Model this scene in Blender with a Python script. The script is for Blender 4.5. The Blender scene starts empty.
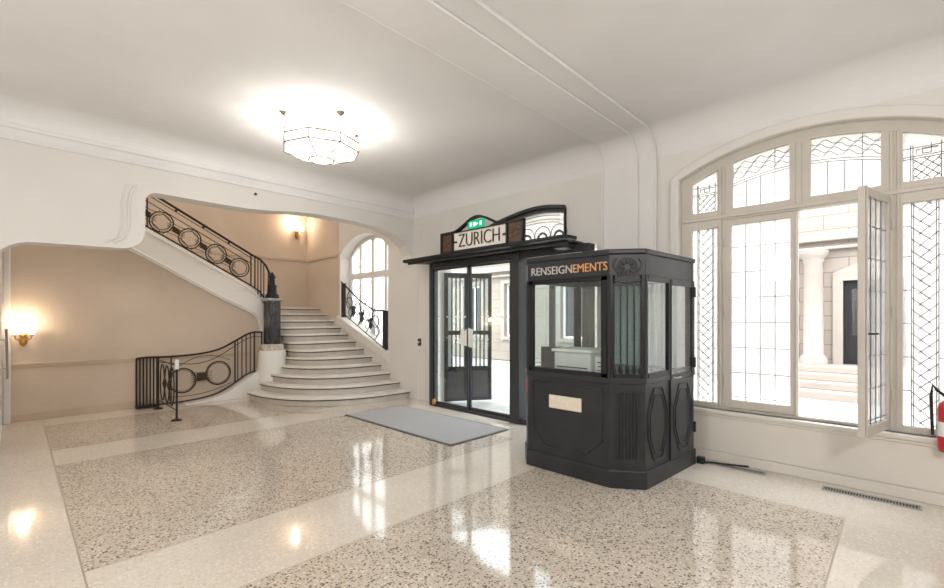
import bpy, bmesh, math, random
from mathutils import Vector, Matrix
from mathutils.geometry import tessellate_polygon
random.seed(4)
S = bpy.context.scene
COL = S.collection
PI = math.pi
# ------------------------------------------------------------------ materials
def nodes(name):
    m = bpy.data.materials.new(name); m.use_nodes = True
    nt = m.node_tree; return m, nt, nt.nodes, nt.links, nt.nodes['Principled BSDF']
def pbr(name, col, rough=.5, metal=0, spec=.5, bump=0, bscale=20, var=0, vscale=3, coat=0):
    m, nt, N, L, b = nodes(name)
    b.inputs['Base Color'].default_value = (*col, 1)
    b.inputs['Roughness'].default_value = rough
    b.inputs['Metallic'].default_value = metal
    b.inputs['Specular IOR Level'].default_value = spec
    b.inputs['Coat Weight'].default_value = coat
    tc = N.new('ShaderNodeTexCoord')
    if var:
        n = N.new('ShaderNodeTexNoise'); n.inputs['Scale'].default_value = vscale; n.inputs['Detail'].default_value = 5
        r = N.new('ShaderNodeValToRGB')
        r.color_ramp.elements[0].position = .3; r.color_ramp.elements[1].position = .7
        r.color_ramp.elements[0].color = (*[c*(1-var) for c in col], 1)
        r.color_ramp.elements[1].color = (*[min(1, c*(1+var*.5)) for c in col], 1)
        L.new(tc.outputs['Object'], n.inputs['Vector']); L.new(n.outputs['Fac'], r.inputs['Fac'])
        L.new(r.outputs['Color'], b.inputs['Base Color'])
    if bump:
        n2 = N.new('ShaderNodeTexNoise'); n2.inputs['Scale'].default_value = bscale; n2.inputs['Detail'].default_value = 4
        bp = N.new('ShaderNodeBump'); bp.inputs['Strength'].default_value = bump; bp.inputs['Distance'].default_value = .01
        L.new(tc.outputs['Object'], n2.inputs['Vector']); L.new(n2.outputs['Fac'], bp.inputs['Height'])
        L.new(bp.outputs['Normal'], b.inputs['Normal'])
    return m
def terrazzo(name, ground, chips, scale, amount, rough):
    m, nt, N, L, b = nodes(name)
    tc = N.new('ShaderNodeTexCoord')
    v = N.new('ShaderNodeTexVoronoi'); v.inputs['Scale'].default_value = scale
    L.new(tc.outputs['Object'], v.inputs['Vector'])
    sep = N.new('ShaderNodeSeparateColor'); L.new(v.outputs['Color'], sep.inputs['Color'])
    cr = N.new('ShaderNodeValToRGB'); cr.color_ramp.interpolation = 'CONSTANT'
    e = cr.color_ramp.elements
    e[0].position = 0; e[0].color = (*chips[0], 1); e[1].position = 1/len(chips); e[1].color = (*chips[1], 1)
    for i in range(2, len(chips)):
        k = e.new(i/len(chips)); k.color = (*chips[i], 1)
    L.new(sep.outputs['Red'], cr.inputs['Fac'])
    # chip mask by distance to the cell centre, size varying with the cell
    mul = N.new('ShaderNodeMath'); mul.operation = 'MULTIPLY_ADD'
    L.new(sep.outputs['Green'], mul.inputs[0]); mul.inputs[1].default_value = amount; mul.inputs[2].default_value = amount*.35
    lt = N.new('ShaderNodeMath'); lt.operation = 'LESS_THAN'
    L.new(v.outputs['Distance'], lt.inputs[0]); L.new(mul.outputs[0], lt.inputs[1])
    n = N.new('ShaderNodeTexNoise'); n.inputs['Scale'].default_value = 1.3; n.inputs['Detail'].default_value = 4
    L.new(tc.outputs['Object'], n.inputs['Vector'])
    gr = N.new('ShaderNodeValToRGB'); gr.color_ramp.elements[0].position = .3; gr.color_ramp.elements[1].position = .7
    gr.color_ramp.elements[0].color = (*[c*.86 for c in ground], 1); gr.color_ramp.elements[1].color = (*ground, 1)
    L.new(n.outputs['Fac'], gr.inputs['Fac'])
    mx = N.new('ShaderNodeMix'); mx.data_type = 'RGBA'
    L.new(lt.outputs[0], mx.inputs['Factor']); L.new(gr.outputs['Color'], mx.inputs['A']); L.new(cr.outputs['Color'], mx.inputs['B'])
    L.new(mx.outputs['Result'], b.inputs['Base Color'])
    n3 = N.new('ShaderNodeTexNoise'); n3.inputs['Scale'].default_value = 4
    L.new(tc.outputs['Object'], n3.inputs['Vector'])
    mr = N.new('ShaderNodeMapRange'); mr.inputs['To Min'].default_value = rough*.7; mr.inputs['To Max'].default_value = rough*1.4
    L.new(n3.outputs['Fac'], mr.inputs['Value']); L.new(mr.outputs['Result'], b.inputs['Roughness'])
    b.inputs['Specular IOR Level'].default_value = 1.0
    return m
def glass(name, tint=(1, 1, 1), gloss=.08, milk=0.0, milkcol=(.95, .95, .93)):
    m, nt, N, L, b = nodes(name); N.remove(b)
    out = [n for n in N if n.type == 'OUTPUT_MATERIAL'][0]
    tr = N.new('ShaderNodeBsdfTransparent'); tr.inputs['Color'].default_value = (*tint, 1)
    gl = N.new('ShaderNodeBsdfGlossy'); gl.inputs['Roughness'].default_value = .02
    fr = N.new('ShaderNodeFresnel'); fr.inputs['IOR'].default_value = 1.45
    mt = N.new('ShaderNodeMath'); mt.operation = 'MULTIPLY_ADD'; mt.inputs[1].default_value = 1.0; mt.inputs[2].default_value = gloss*.3
    L.new(fr.outputs[0], mt.inputs[0])
    # thin pane: the same reflectance on entering and on leaving
    ge = N.new('ShaderNodeNewGeometry'); io = N.new('ShaderNodeMath'); io.operation = 'MULTIPLY_ADD'
    io.inputs[1].default_value = 1/1.45-1.45; io.inputs[2].default_value = 1.45
    L.new(ge.outputs['Backfacing'], io.inputs[0]); L.new(io.outputs[0], fr.inputs['IOR'])
    mx = N.new('ShaderNodeMixShader'); L.new(mt.outputs[0], mx.inputs[0])
    if milk:
        tl = N.new('ShaderNodeBsdfTranslucent'); tl.inputs['Color'].default_value = (*milkcol, 1)
        m2 = N.new('ShaderNodeMixShader'); m2.inputs[0].default_value = milk
        L.new(tr.outputs[0], m2.inputs[1]); L.new(tl.outputs[0], m2.inputs[2]); L.new(m2.outputs[0], mx.inputs[1])
    else:
        L.new(tr.outputs[0], mx.inputs[1])
    L.new(gl.outputs[0], mx.inputs[2]); L.new(mx.outputs[0], out.inputs['Surface'])
    return m
def glow(name, col, strength, thru=.0):
    m, nt, N, L, b = nodes(name); N.remove(b)
    out = [n for n in N if n.type == 'OUTPUT_MATERIAL'][0]
    em = N.new('ShaderNodeEmission'); em.inputs['Color'].default_value = (*col, 1); em.inputs['Strength'].default_value = strength
    tr = N.new('ShaderNodeBsdfTransparent')
    mx = N.new('ShaderNodeMixShader'); mx.inputs[0].default_value = thru
    L.new(em.outputs[0], mx.inputs[1]); L.new(tr.outputs[0], mx.inputs[2]); L.new(mx.outputs[0], out.inputs['Surface'])
    return m
M = {
 'plaster': pbr('plaster', (.76, .735, .70), .85, bump=.05, bscale=9, var=.04, vscale=1.2),
 'ceiling': pbr('ceiling_plaster', (.80, .79, .78), .9, bump=.05, bscale=7, var=.06, vscale=.9),
 'cream': pbr('cream_wall', (.74, .70, .64), .7, bump=.05, bscale=10, var=.05, vscale=1.5),
 'tan': pbr('tan_stair_wall', (.67, .56, .455), .75, bump=.08, bscale=6, var=.07, vscale=1.4),
 'tan_dark': pbr('tan_dado', (.60, .48, .37), .7, var=.06),
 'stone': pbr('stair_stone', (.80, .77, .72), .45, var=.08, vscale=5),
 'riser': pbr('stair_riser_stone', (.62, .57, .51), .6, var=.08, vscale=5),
 'trimwhite': pbr('white_paint', (.84, .82, .79), .5),
 'frame': pbr('cream_window_paint', (.60, .56, .50), .45, var=.05, vscale=4),
 'iron': pbr('wrought_iron', (.035, .027, .022), .42, metal=.6, bump=.1, bscale=60),
 'bronze': pbr('aged_bronze', (.07, .05, .028), .45, metal=.7, var=.3, vscale=30),
 'black': pbr('black_painted_metal', (.012, .013, .015), .38, metal=.1, spec=.4, var=.2, vscale=6),
 'blackwood': pbr('black_lacquered_wood', (.026, .028, .032), .40, spec=.4, bump=.05, bscale=30, var=.2, vscale=5),
 'darkgrey': pbr('dark_grey_metal', (.055, .058, .063), .4, metal=.4),
 'steel': pbr('brushed_steel', (.45, .46, .47), .3, metal=.9),
 'marble': pbr('newel_marble', (.62, .55, .46), .25, var=.4, vscale=18),
 'blackmarble': pbr('newel_black_marble', (.02, .022, .026), .12, spec=.8, var=.3, vscale=15),
 'lead': pbr('lead_came', (.16, .16, .165), .5, metal=.3),
 'brass': pbr('brass', (.55, .33, .10), .3, metal=.9),
 'paper': pbr('white_paper', (.85, .85, .84), .6),
 'plasticwhite': pbr('white_plastic', (.78, .78, .77), .4),
 'platecream': pbr('pale_enamel_plate', (.80, .72, .60), .35, var=.1, vscale=30),
 'red': pbr('red_enamel', (.55, .015, .02), .3, spec=.6),
 'pink': pbr('pink_sticker', (.75, .06, .14), .5),
 'mat': pbr('grey_mat_fabric', (.43, .435, .445), .95, bump=.5, bscale=220, var=.12, vscale=60),
 'matedge': pbr('mat_rubber_edge', (.12, .12, .125), .7),
 'grille': pbr('grey_grille', (.42, .42, .42), .5, metal=.3),
 'letters': pbr('sign_letter_dark', (.06, .03, .02), .5),
 'silver': pbr('silver_letter', (.62, .58, .54), .35, metal=.2),
 'gold': pbr('gold_letter', (.85, .42, .18), .35, metal=.3),
 'signbrown': pbr('brown_stained_panel', (.12, .06, .035), .5, var=.4, vscale=25),
 'signglass': pbr('opal_sign_glass', (.88, .84, .77), .2, var=.05, vscale=6),
 'clear': glass('clear_glass', (.93, .96, .96), .10),
 'booth_glass': glass('booth_glass', (.95, .98, .98), .2),
 'wavy': glass('leaded_glass', (.96, .97, .97), .1, milk=.35),
 'frost': glass('frosted_strip_glass', (.80, .92, .92), .2, milk=.2, milkcol=(.7, .8, .8)),
 'lampglass': glow('lamp_glass_lit', (1, .96, .91), 2.0, .4),
 'bulb': glow('bulb_lit', (1, .86, .66), 12),
 'shade': glow('sconce_shade_lit', (1, .84, .64), 3.5, .3),
 'exit': glow('exit_sign_lit', (.02, .45, .22), .9),
 'exitw': glow('exit_mark_lit', (.7, 1, .8), 1.2),
 'court': pbr('courtyard_paving', (.42, .405, .385), .8, var=.1, vscale=4, bump=.1),
 'facade': pbr('limestone', (.30, .262, .225), .85, bump=.15, bscale=14, var=.1, vscale=2),
 'facade2': pbr('limestone_trim', (.31, .275, .24), .8, var=.08, vscale=3),
 'nosing_shadow': pbr('painted_nosing_shadow', (.09, .07, .055), .7),  # dark brown for the shadow line painted below each tread
 'joint': pbr('floor_joint', (.42, .36, .28), .3),
}
def bricks(name, a, b_, joint, sx, sy):
    m, nt, N, L, b = nodes(name)
    tc = N.new('ShaderNodeTexCoord'); mp = N.new('ShaderNodeMapping'); mp.inputs['Rotation'].default_value = (PI/2, 0, 0)
    br = N.new('ShaderNodeTexBrick'); br.inputs['Color1'].default_value = (*a, 1); br.inputs['Color2'].default_value = (*b_, 1)
    br.inputs['Mortar'].default_value = (*joint, 1); br.inputs['Scale'].default_value = 1
    br.inputs['Brick Width'].default_value = sx; br.inputs['Row Height'].default_value = sy; br.inputs['Mortar Size'].default_value = .012
    L.new(tc.outputs['Object'], mp.inputs['Vector']); L.new(mp.outputs[0], br.inputs['Vector']); L.new(br.outputs['Color'], b.inputs['Base Color'])
    bp = N.new('ShaderNodeBump'); bp.inputs['Strength'].default_value = .6; bp.invert = True
    L.new(br.outputs['Fac'], bp.inputs['Height']); L.new(bp.outputs['Normal'], b.inputs['Normal'])
    b.inputs['Roughness'].default_value = .85
    return m
M['ashlar'] = bricks('ashlar_stone', (.29, .252, .215), (.265, .228, .19), (.18, .15, .125), .9, .33)
M['terrazzo'] = terrazzo('chip_terrazzo', (.66, .58, .49), [(.20, .175, .155), (.58, .48, .37), (.36, .30, .25), (.78, .73, .66), (.15, .135, .12), (.52, .45, .36)], 66, .50, .075)
M['terrazzo_light'] = terrazzo('pale_terrazzo', (.76, .70, .62), [(.70, .63, .54), (.80, .75, .68), (.64, .56, .47), (.77, .71, .63)], 60, .5, .07)
# ------------------------------------------------------------------ mesh builder
class MB:
    def __init__(s): s.v = []; s.f = []; s.m = []; s.sm = []
    def add(s, vs, fs, mi=0, smooth=False):
        o = len(s.v); s.v += [tuple(v) for v in vs]
        for f in fs: s.f.append([o+i for i in f]); s.m.append(mi); s.sm.append(smooth)
        return s
    def box(s, x0, x1, y0, y1, z0, z1, mi=0):
        vs = [(x, y, z) for z in (z0, z1) for y in (y0, y1) for x in (x0, x1)]
        return s.add(vs, [(0, 2, 3, 1), (4, 5, 7, 6), (0, 1, 5, 4), (2, 6, 7, 3), (0, 4, 6, 2), (1, 3, 7, 5)], mi)
    def obox(s, c, ux, uy, uz, mi=0):   # oriented box: centre + three half vectors
        c, ux, uy, uz = map(Vector, (c, ux, uy, uz))
        vs = [c+ux*a+uy*b+uz*d for d in (-1, 1) for b in (-1, 1) for a in (-1, 1)]
        return s.add(vs, [(0, 2, 3, 1), (4, 5, 7, 6), (0, 1, 5, 4), (2, 6, 7, 3), (0, 4, 6, 2), (1, 3, 7, 5)], mi)
    def tube(s, pts, r, n=6, closed=False, mi=0, smooth=True, flat=1.0):
        P = [Vector(p) for p in pts]; k = len(P); rings = []
        up = Vector((0, 0, 1)); prev = None
        for i in range(k):
            if closed: t = P[(i+1) % k]-P[i-1]
            elif i == 0: t = P[1]-P[0]
            elif i == k-1: t = P[-1]-P[-2]
            else: t = (P[i+1]-P[i]).normalized()+(P[i]-P[i-1]).normalized()
            t.normalize()
            if prev is None:
                a = t.cross(up)
                if a.length < .1: a = t.cross(Vector((1, 0, 0)))
            else:
                a = prev - t*prev.dot(t)
            a.normalize(); b = t.cross(a).normalized(); prev = a
            rr = r[i] if isinstance(r, (list, tuple)) else r
            rings.append([P[i]+(a*math.cos(2*PI*(j+.5)/n)+b*math.sin(2*PI*(j+.5)/n)*flat)*rr for j in range(n)])
        vs = [p for g in rings for p in g]; fs = []
        for i in range(k if closed else k-1):
            i2 = (i+1) % k
            for j in range(n):
                fs.append((i*n+j, i*n+(j+1) % n, i2*n+(j+1) % n, i2*n+j))
        s.add(vs, fs, mi, smooth and n > 4)
        if not closed:
            s.add(rings[0], [tuple(range(n))[::-1]], mi); s.add(rings[-1], [tuple(range(n))], mi)
        return s
    def bar(s, a, b, r, mi=0): return s.tube([a, b], r*1.3, 4, mi=mi)
    def lathe(s, prof, c=(0, 0, 0), n=24, mi=0, smooth=True, flute=0, nf=0):
        vs = []
        for (r, z) in prof:
            for j in range(n):
                q = 2*PI*j/n; rr = r*(1-flute*(.5+.5*math.cos(nf*q))) if nf else r
                vs.append((c[0]+rr*math.cos(q), c[1]+rr*math.sin(q), c[2]+z))
        fs = []
        for i in range(len(prof)-1):
            for j in range(n): fs.append((i*n+j, i*n+(j+1) % n, (i+1)*n+(j+1) % n, (i+1)*n+j))
        s.add(vs, fs, mi, smooth)
        s.add(vs[:n], [tuple(range(n))[::-1]], mi); s.add(vs[-n:], [tuple(range(n))], mi)
        return s
    def plate(s, outline, holes, t0, t1, fn, mi=0):
        """2-D outline with holes extruded from t0 to t1; fn(a,b,t) -> point"""
        loops = [outline]+list(holes)
        flat = [p for l in loops for p in l]
        tris = tessellate_polygon([[Vector((p[0], p[1], 0)) for p in l] for l in loops])
        n = len(flat)
        vs = [fn(p[0], p[1], t0) for p in flat]+[fn(p[0], p[1], t1) for p in flat]
        fs = [tuple(t) for t in tris]+[tuple(i+n for i in t)[::-1] for t in tris]
        o = 0
        for l in loops:
            k = len(l)
            for i in range(k): fs.append((o+i, o+(i+1) % k, o+(i+1) % k+n, o+i+n))
            o += k
        return s.add(vs, fs, mi)
    def loft(s, profs, mi=0, smooth=False, close=False):
        k = len(profs[0]); vs = [p for g in profs for p in g]; fs = []
        for i in range(len(profs)-1):
            for j in range(k if close else k-1):
                fs.append((i*k+j, i*k+(j+1) % k, (i+1)*k+(j+1) % k, (i+1)*k+j))
        s.add(vs, fs, mi, smooth)
        if close:
            s.add(profs[0], [tuple(range(k))[::-1]], mi); s.add(profs[-1], [tuple(range(k))], mi)
        return s
    def build(s, name, mats, parent=None, bevel=0, seg=2, ang=35):
        me = bpy.data.meshes.new(name); me.from_pydata(s.v, [], s.f)
        if not isinstance(mats, (list, tuple)): mats = [mats]
        for m in mats: me.materials.append(M[m])
        for p, mi, sm in zip(me.polygons, s.m, s.sm): p.material_index = mi; p.use_smooth = sm
        bm = bmesh.new(); bm.from_mesh(me)
        if bevel: bmesh.ops.remove_doubles(bm, verts=bm.verts, dist=1e-5)
        bmesh.ops.recalc_face_normals(bm, faces=bm.faces); bm.to_mesh(me); bm.free(); me.update()
        o = bpy.data.objects.new(name, me); COL.objects.link(o)
        if parent: o.parent = parent; o.matrix_parent_inverse = Matrix.Translation(-parent.location) if parent.type == 'EMPTY' and not parent.parent else Matrix()
        if bevel:
            md = o.modifiers.new('bevel', 'BEVEL'); md.width = bevel; md.segments = seg; md.limit_method = 'ANGLE'; md.angle_limit = math.radians(ang)
        return o
XZ = lambda a, b, t: (a, t, b)     # plate standing along X
YZ = lambda a, b, t: (t, a, b)     # plate standing along Y
XY = lambda a, b, t: (a, b, t)
def tag(o, label=None, cat=None, group=None, kind=None):
    if label: o['label'] = label
    if cat: o['category'] = cat
    if group: o['group'] = group
    if kind: o['kind'] = kind
    return o
def struct(mb, name, mats, **k): return tag(mb.build(name, mats, **k), kind='structure')
def thing(name, loc, label, cat, group=None):
    o = bpy.data.objects.new(name, None); o.empty_display_size = .1; COL.objects.link(o); o.location = loc
    return tag(o, label, cat, group)
def arc(cx, cz, rx, rz, a0, a1, n):
    return [(cx+rx*math.cos(math.radians(a0+(a1-a0)*i/n)), cz+rz*math.sin(math.radians(a0+(a1-a0)*i/n))) for i in range(n+1)]
def interp(tab, x):
    for (a, b), (c, d) in zip(tab, tab[1:]):
        if x <= c or (c, d) == tab[-1]:
            k = (x-a)/(c-a); return b+(d-b)*k
def smooth_tab(tab, n=40):
    """Catmull-Rom through a table of (x, z)"""
    out = []
    P = [tab[0]]+list(tab)+[tab[-1]]
    for i in range(1, len(P)-2):
        for j in range(n//(len(tab)-1)+1):
            t = j/(n//(len(tab)-1)+1)
            out.append(tuple(.5*((2*P[i][k])+(-P[i-1][k]+P[i+1][k])*t+(2*P[i-1][k]-5*P[i][k]+4*P[i+1][k]-P[i+2][k])*t*t+(-P[i-1][k]+3*P[i][k]-3*P[i+1][k]+P[i+2][k])*t**3) for k in range(2)))
    out.append(tuple(tab[-1])); return out
def text_mesh(txt, size, depth, name, mat, parent, origin, ux, uz, width=None, bold=0):
    cu = bpy.data.curves.new('t', 'FONT'); cu.body = txt; cu.size = size; cu.extrude = depth; cu.offset = bold; cu.resolution_u = 3
    ob = bpy.data.objects.new('t', cu); COL.objects.link(ob)
    bpy.context.view_layer.update()
    me = bpy.data.meshes.new_from_object(ob.evaluated_get(bpy.context.evaluated_depsgraph_get()))
    COL.objects.unlink(ob); bpy.data.objects.remove(ob)
    xs = [v.co.x for v in me.vertices]; ys = [v.co.y for v in me.vertices]
    sx = width/(max(xs)-min(xs)) if width else 1
    ux, uz, origin = Vector(ux), Vector(uz), Vector(origin); un = ux.cross(uz)
    for v in me.vertices:
        c = v.co; v.co = origin+ux*((c.x-min(xs))*sx)+uz*(c.y)+un*c.z
    me.materials.clear(); me.materials.append(M[mat])
    o = bpy.data.objects.new(name, me); COL.objects.link(o)
    if parent:
        o.parent = parent; o.matrix_parent_inverse = Matrix.Translation(-parent.location) if parent.type == 'EMPTY' and not parent.parent else Matrix()
    return o
# ------------------------------------------------------------------ dimensions (metres)
YW = 5.52            # inner face of the street wall
CZ = 3.9             # hall ceiling
XA = -7.0            # plane of the wall over the stair opening
XB = -9.8            # wall under the upper flight
XC = -11.6           # back wall of the stairwell
XE, YN = 4.6, -3.2   # unseen ends of the hall
# ------------------------------------------------------------------ floor
mb = MB()
def cuts(l, w=.006):
    out = []
    for a in l: out += [a-w, a+w]
    return out
xs = sorted([XC-.2, XE]+cuts([-9.15, -7.34, -6.6, -3.7, -2.83, -.345, .35, 3.2]))
ys = sorted([YN, YW]+cuts([.3, 4.62]))
def isjoint(v, l): return any(abs(v-a) < .0061 for a in l)
for i in range(len(xs)-1):
    for j in range(len(ys)-1):
        cx, cy = (xs[i]+xs[i+1])/2, (ys[j]+ys[j+1])/2
        jx = isjoint(cx, [-9.15, -7.34, -6.6, -3.7, -2.83, -.345, .35, 3.2]); jy = isjoint(cy, [.3, 4.62])
        chip = (.3 < cy < 4.62) and (-9.15 < cx < -7.34 or -6.6 < cx < -3.7 or -2.83 < cx < -.345 or .35 < cx < 3.2)
        mi = 1 if chip else 0
        if (jx or jy) and (.29 < cy < 4.63) and -9.2 < cx: mi = 2
        mb.add([(xs[i], ys[j], 0), (xs[i+1], ys[j], 0), (xs[i+1], ys[j+1], 0), (xs[i], ys[j+1], 0)], [(0, 1, 2, 3)], mi)
mb.box(XC-.2, XE, YN, YW, -.2, -.02, 0)
struct(mb, 'floor', ['terrazzo_light', 'terrazzo', 'joint'])
# ------------------------------------------------------------------ street wall (along X) with its openings
WCX, WHW, WSP, WAP = -.775, 1.145, 3.22, 3.50
def seg_arch(cx, hw, zs, za, n=24):     # circular segment, left to right
    h = za-zs; R = (hw*hw+h*h)/(2*h); cz = za-R
    a = math.asin(hw/R)
    return [(cx+R*math.sin(-a+2*a*i/n), cz+R*math.cos(-a+2*a*i/n)) for i in range(n+1)]
big = [(WCX-WHW, .57)]+seg_arch(WCX, WHW, WSP, WAP)+[(WCX+WHW, .57)]
SWX0, SWX1 = -9.85, -7.85
stairwin = [(SWX0, 1.60)]+seg_arch((SWX0+SWX1)/2, 1.0, 3.12, 3.52)+[(SWX1, .84)]
tr_tab = [(-5.75, 2.62), (-5.35, 2.90), (-4.93, 3.09), (-4.5, 3.19), (-4.12, 3.24), (-3.8, 3.235), (-3.48, 3.18)]
TR = smooth_tab(tr_tab, 36)
doorhole = [(-6.28, 0.0), (-6.28, 2.62)]+TR+[(-3.48, 2.62), (-3.0, 2.62), (-3.0, 0.0)]
outer = [(XC-.2, 0), (-6.28, 0)]+doorhole[1:-1]+[(-3.0, 0), (XE, 0), (XE, CZ), (XA, CZ), (XA, 5.6), (XC-.2, 5.6)]
mb = MB(); mb.plate(outer, [big[::-1], stairwin[::-1]], YW, YW+.38, XZ)
wr = struct(mb, 'wall_right', 'plaster')
# arch architrave around the big window
def band(outl, w0, w1, y0, y1, name, mat, closed=False, bevel=.012):
    """strip following an open outline, offset outwards from w0 to w1 (2-D in XZ)"""
    a, b = [], []
    n = len(outl)
    for i, p in enumerate(outl):
        q0 = outl[max(0, i-1)]; q1 = outl[min(n-1, i+1)]
        t = Vector((q1[0]-q0[0], q1[1]-q0[1])).normalized(); nn = Vector((-t.y, t.x))
        a.append((p[0]+nn.x*w0, p[1]+nn.y*w0)); b.append((p[0]+nn.x*w1, p[1]+nn.y*w1))
    m = MB(); pr = []
    for p, q in zip(a, b): pr.append([(p[0], y0, p[1]), (q[0], y0, q[1]), (q[0], y1, q[1]), (p[0], y1, p[1])])
    m.loft(pr, close=True); return m
struct(band([(WCX-WHW, 0.57), (WCX-WHW, 3.0)]+seg_arch(WCX, WHW, WSP, WAP, 40)+[(WCX+WHW, 3.0), (WCX+WHW, .57)], 0, .105, YW-.055, YW+.02, '', ''), 'trim_1', 'plaster', bevel=.02, seg=3)
# dado below the big window with its sill
struct(MB().box(-2.3, XE, YW-.03, YW+.01, 0, .10).box(-2.3, XE, YW-.012, YW+.01, .1, .50), 'baseboard_right', 'cream', bevel=.008)
struct(MB().box(WCX-WHW-.1, WCX+WHW+.1, YW-.055, YW+.14, .525, .57).box(WCX-WHW-.1, WCX+WHW+.1, YW-.03, YW+.01, .49, .525), 'trim_2', 'cream', bevel=.01)
# wall panel mouldings on the street wall: bead framing the bay by the stairs
def bead(pts, r, name, mat='plaster'): return struct(MB().tube(pts, r, 8), name, mat)
bead([(-6.86, YW, 0), (-6.86, YW, 3.3)]+[(-6.86-.3+.3*math.cos(a*PI/16), YW, 3.3+.3*math.sin(a*PI/16)) for a in range(1, 9)]+[(-7.2, YW, 3.6)], .016, 'trim_3')
# ceiling band / pilaster (the beam that runs down the wall)
R = .33
def cove(off, x0, x1, y_end=YN):
    """profile of ceiling-to-wall, pushed off the surface"""
    pts = [(y_end, CZ-off)]
    for i in range(13):
        a = PI/2*(1-i/12); pts.append((YW-off-(R-off)+(R-off)*math.cos(a), CZ-off-(R-off)+(R-off)*math.sin(a)))
    pts.append((YW-off, 0)); return pts
mb = MB()
c0 = cove(0, 0, 0)[:-1]
mb.loft([[(XA, y, z) for y, z in c0], [(XE, y, z) for y, z in c0]], smooth=False)
mb.box(XA-.3, XE, YN-.2, YW+.38, CZ+.001, CZ+.2)
struct(mb, 'ceiling', 'ceiling')
mb = MB()
for x0, x1, off in ((-2.92, -2.20, .035), (-2.86, -2.42, .06)):
    c1 = cove(off, 0, 0); inn = cove(-.02, 0, 0)
    mb.loft([[(x0, y, z) for y, z in c1], [(x1, y, z) for y, z in c1]])
    for xx in (x0, x1):
        mb.loft([[(xx, y, z) for y, z in c1], [(xx, y, z) for y, z in inn]])
struct(mb, 'trim_4', 'ceiling')
for k, xx in enumerate((-2.86, -2.42, -2.2)):
    pts = [(xx, y, z) for y, z in cove(.05 if k < 2 else .03, 0, 0)]
    bead(pts, .014, 'trim_%d' % (5+k), 'ceiling')
# ------------------------------------------------------------------ wall over the stair opening (plane X = XA)
low = [(-.2, 0), (-.2, 2.1)]+[(-.2+.35*(1-math.cos(a*PI/16)), 2.1+.35*math.sin(a*PI/16)) for a in range(1, 9)]
low += [(.5, 2.46), (.92, 2.47)]
low += [(.92+.25*math.sin(a*PI/16), 2.72-.25*math.cos(a*PI/16)) for a in range(1, 9)]
low += [(1.17, 3.1)]+[(1.17+.13*(1-math.cos(a*PI/12)), 3.1+.13*math.sin(a*PI/12)) for a in range(1, 7)]
low += [(1.9, 3.225), (2.4, 3.225), (2.75, 3.25), (3.1, 3.30), (3.5, 3.325), (4.2, 3.315), (4.7, 3.28), (5.1, 3.18), (5.35, 3.02), (5.46, 2.85), (YW, 2.6)]
mb = MB().plate([(YN, 0)]+low+[(YW, CZ), (YN, CZ)], [], XA, XA-.28, YZ)
struct(mb, 'wall_left', 'plaster', bevel=.10, seg=6, ang=50)
# panel mouldings beside the opening
for k, (y0, r) in enumerate(((.93, .012), (1.0, .018))):
    bead([(XA+.005, y0+.06, 3.28), (XA+.005, y0+.02, 3.18), (XA+.005, y0, 3.05), (XA+.005, y0, 2.75), (XA+.005, y0-.05, 2.6), (XA+.005, y0-.16, 2.53)], r, 'trim_%d' % (8+k))
# cornice: stepped cove
prof = [(0, 3.54), (.025, 3.545), (.03, 3.57), (.015, 3.58), (.04, 3.64), (.05, 3.66), (.075, 3.665), (.08, 3.70), (.065, 3.71)]+[(.07+.36*(1-math.cos(t*PI/16)), 3.72+.18*math.sin(t*PI/16)) for t in range(9)]+[(-.02, 3.9), (-.02, 3.54)]
mb = MB().loft([[(XA+d, YN, z) for d, z in prof], [(XA+d, YW, z) for d, z in prof]], close=True)
struct(mb, 'trim_10', 'ceiling')
# ------------------------------------------------------------------ stairwell walls
struct(MB().plate([(-.2, 0), (3.75, 0), (3.75, 1.75), (3.55, 1.95), (2.9, 2.32), (1.4, 3.1), (-.2, 3.9)], [], XB, XB-.2, YZ), 'wall_back', 'tan')
struct(MB().box(XC, XA-.28, -.32, -.13, 0, 5.6), 'wall_front', 'plaster')
struct(MB().box(XB, XB+.14, -.13, -.045, 0, 3.3), 'trim_13', 'plaster', bevel=.02)
struct(MB().box(XC-.2, XC, -.32, YW, 0, 5.6), 'wall_stairwell', 'tan')
struct(MB().box(XC-.2, XA+.0, -.32, YW+.38, 5.6, 5.8).box(XA-.28, XA, -.32, YW, CZ, 5.7), 'ceiling_stairwell', 'plaster')
# tan lining of the street wall beyond the stair window, dado rails
struct(MB().box(XC, SWX0-.06, YW-.012, YW+.01, 1.6, 5.6), 'wall_lining', 'tan')
struct(MB().box(XB, XB+.022, -.13, 3.4, .86, .90).box(XB, XB+.014, -.13, 3.4, .82, .86), 'trim_11', 'tan_dark', bevel=.006)
struct(MB().box(XC, XC+.03, 0, YW-.012, 3.10, 3.17).box(XC, SWX0-.06, YW-.042, YW-.012, 3.10, 3.17), 'trim_12', 'tan_dark', bevel=.006)
struct(MB().box(XB, XB+.02, -.13, 2.2, 0, .12), 'baseboard_back', 'tan_dark', bevel=.006)
# the unseen walls closing the hall behind the camera
struct(MB().box(XA, XE, YN-.2, YN, 0, CZ), 'wall_near', 'plaster')
struct(MB().box(XE, XE+.2, YN-.2, YW+.38, 0, CZ), 'wall_end', 'plaster')
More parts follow.
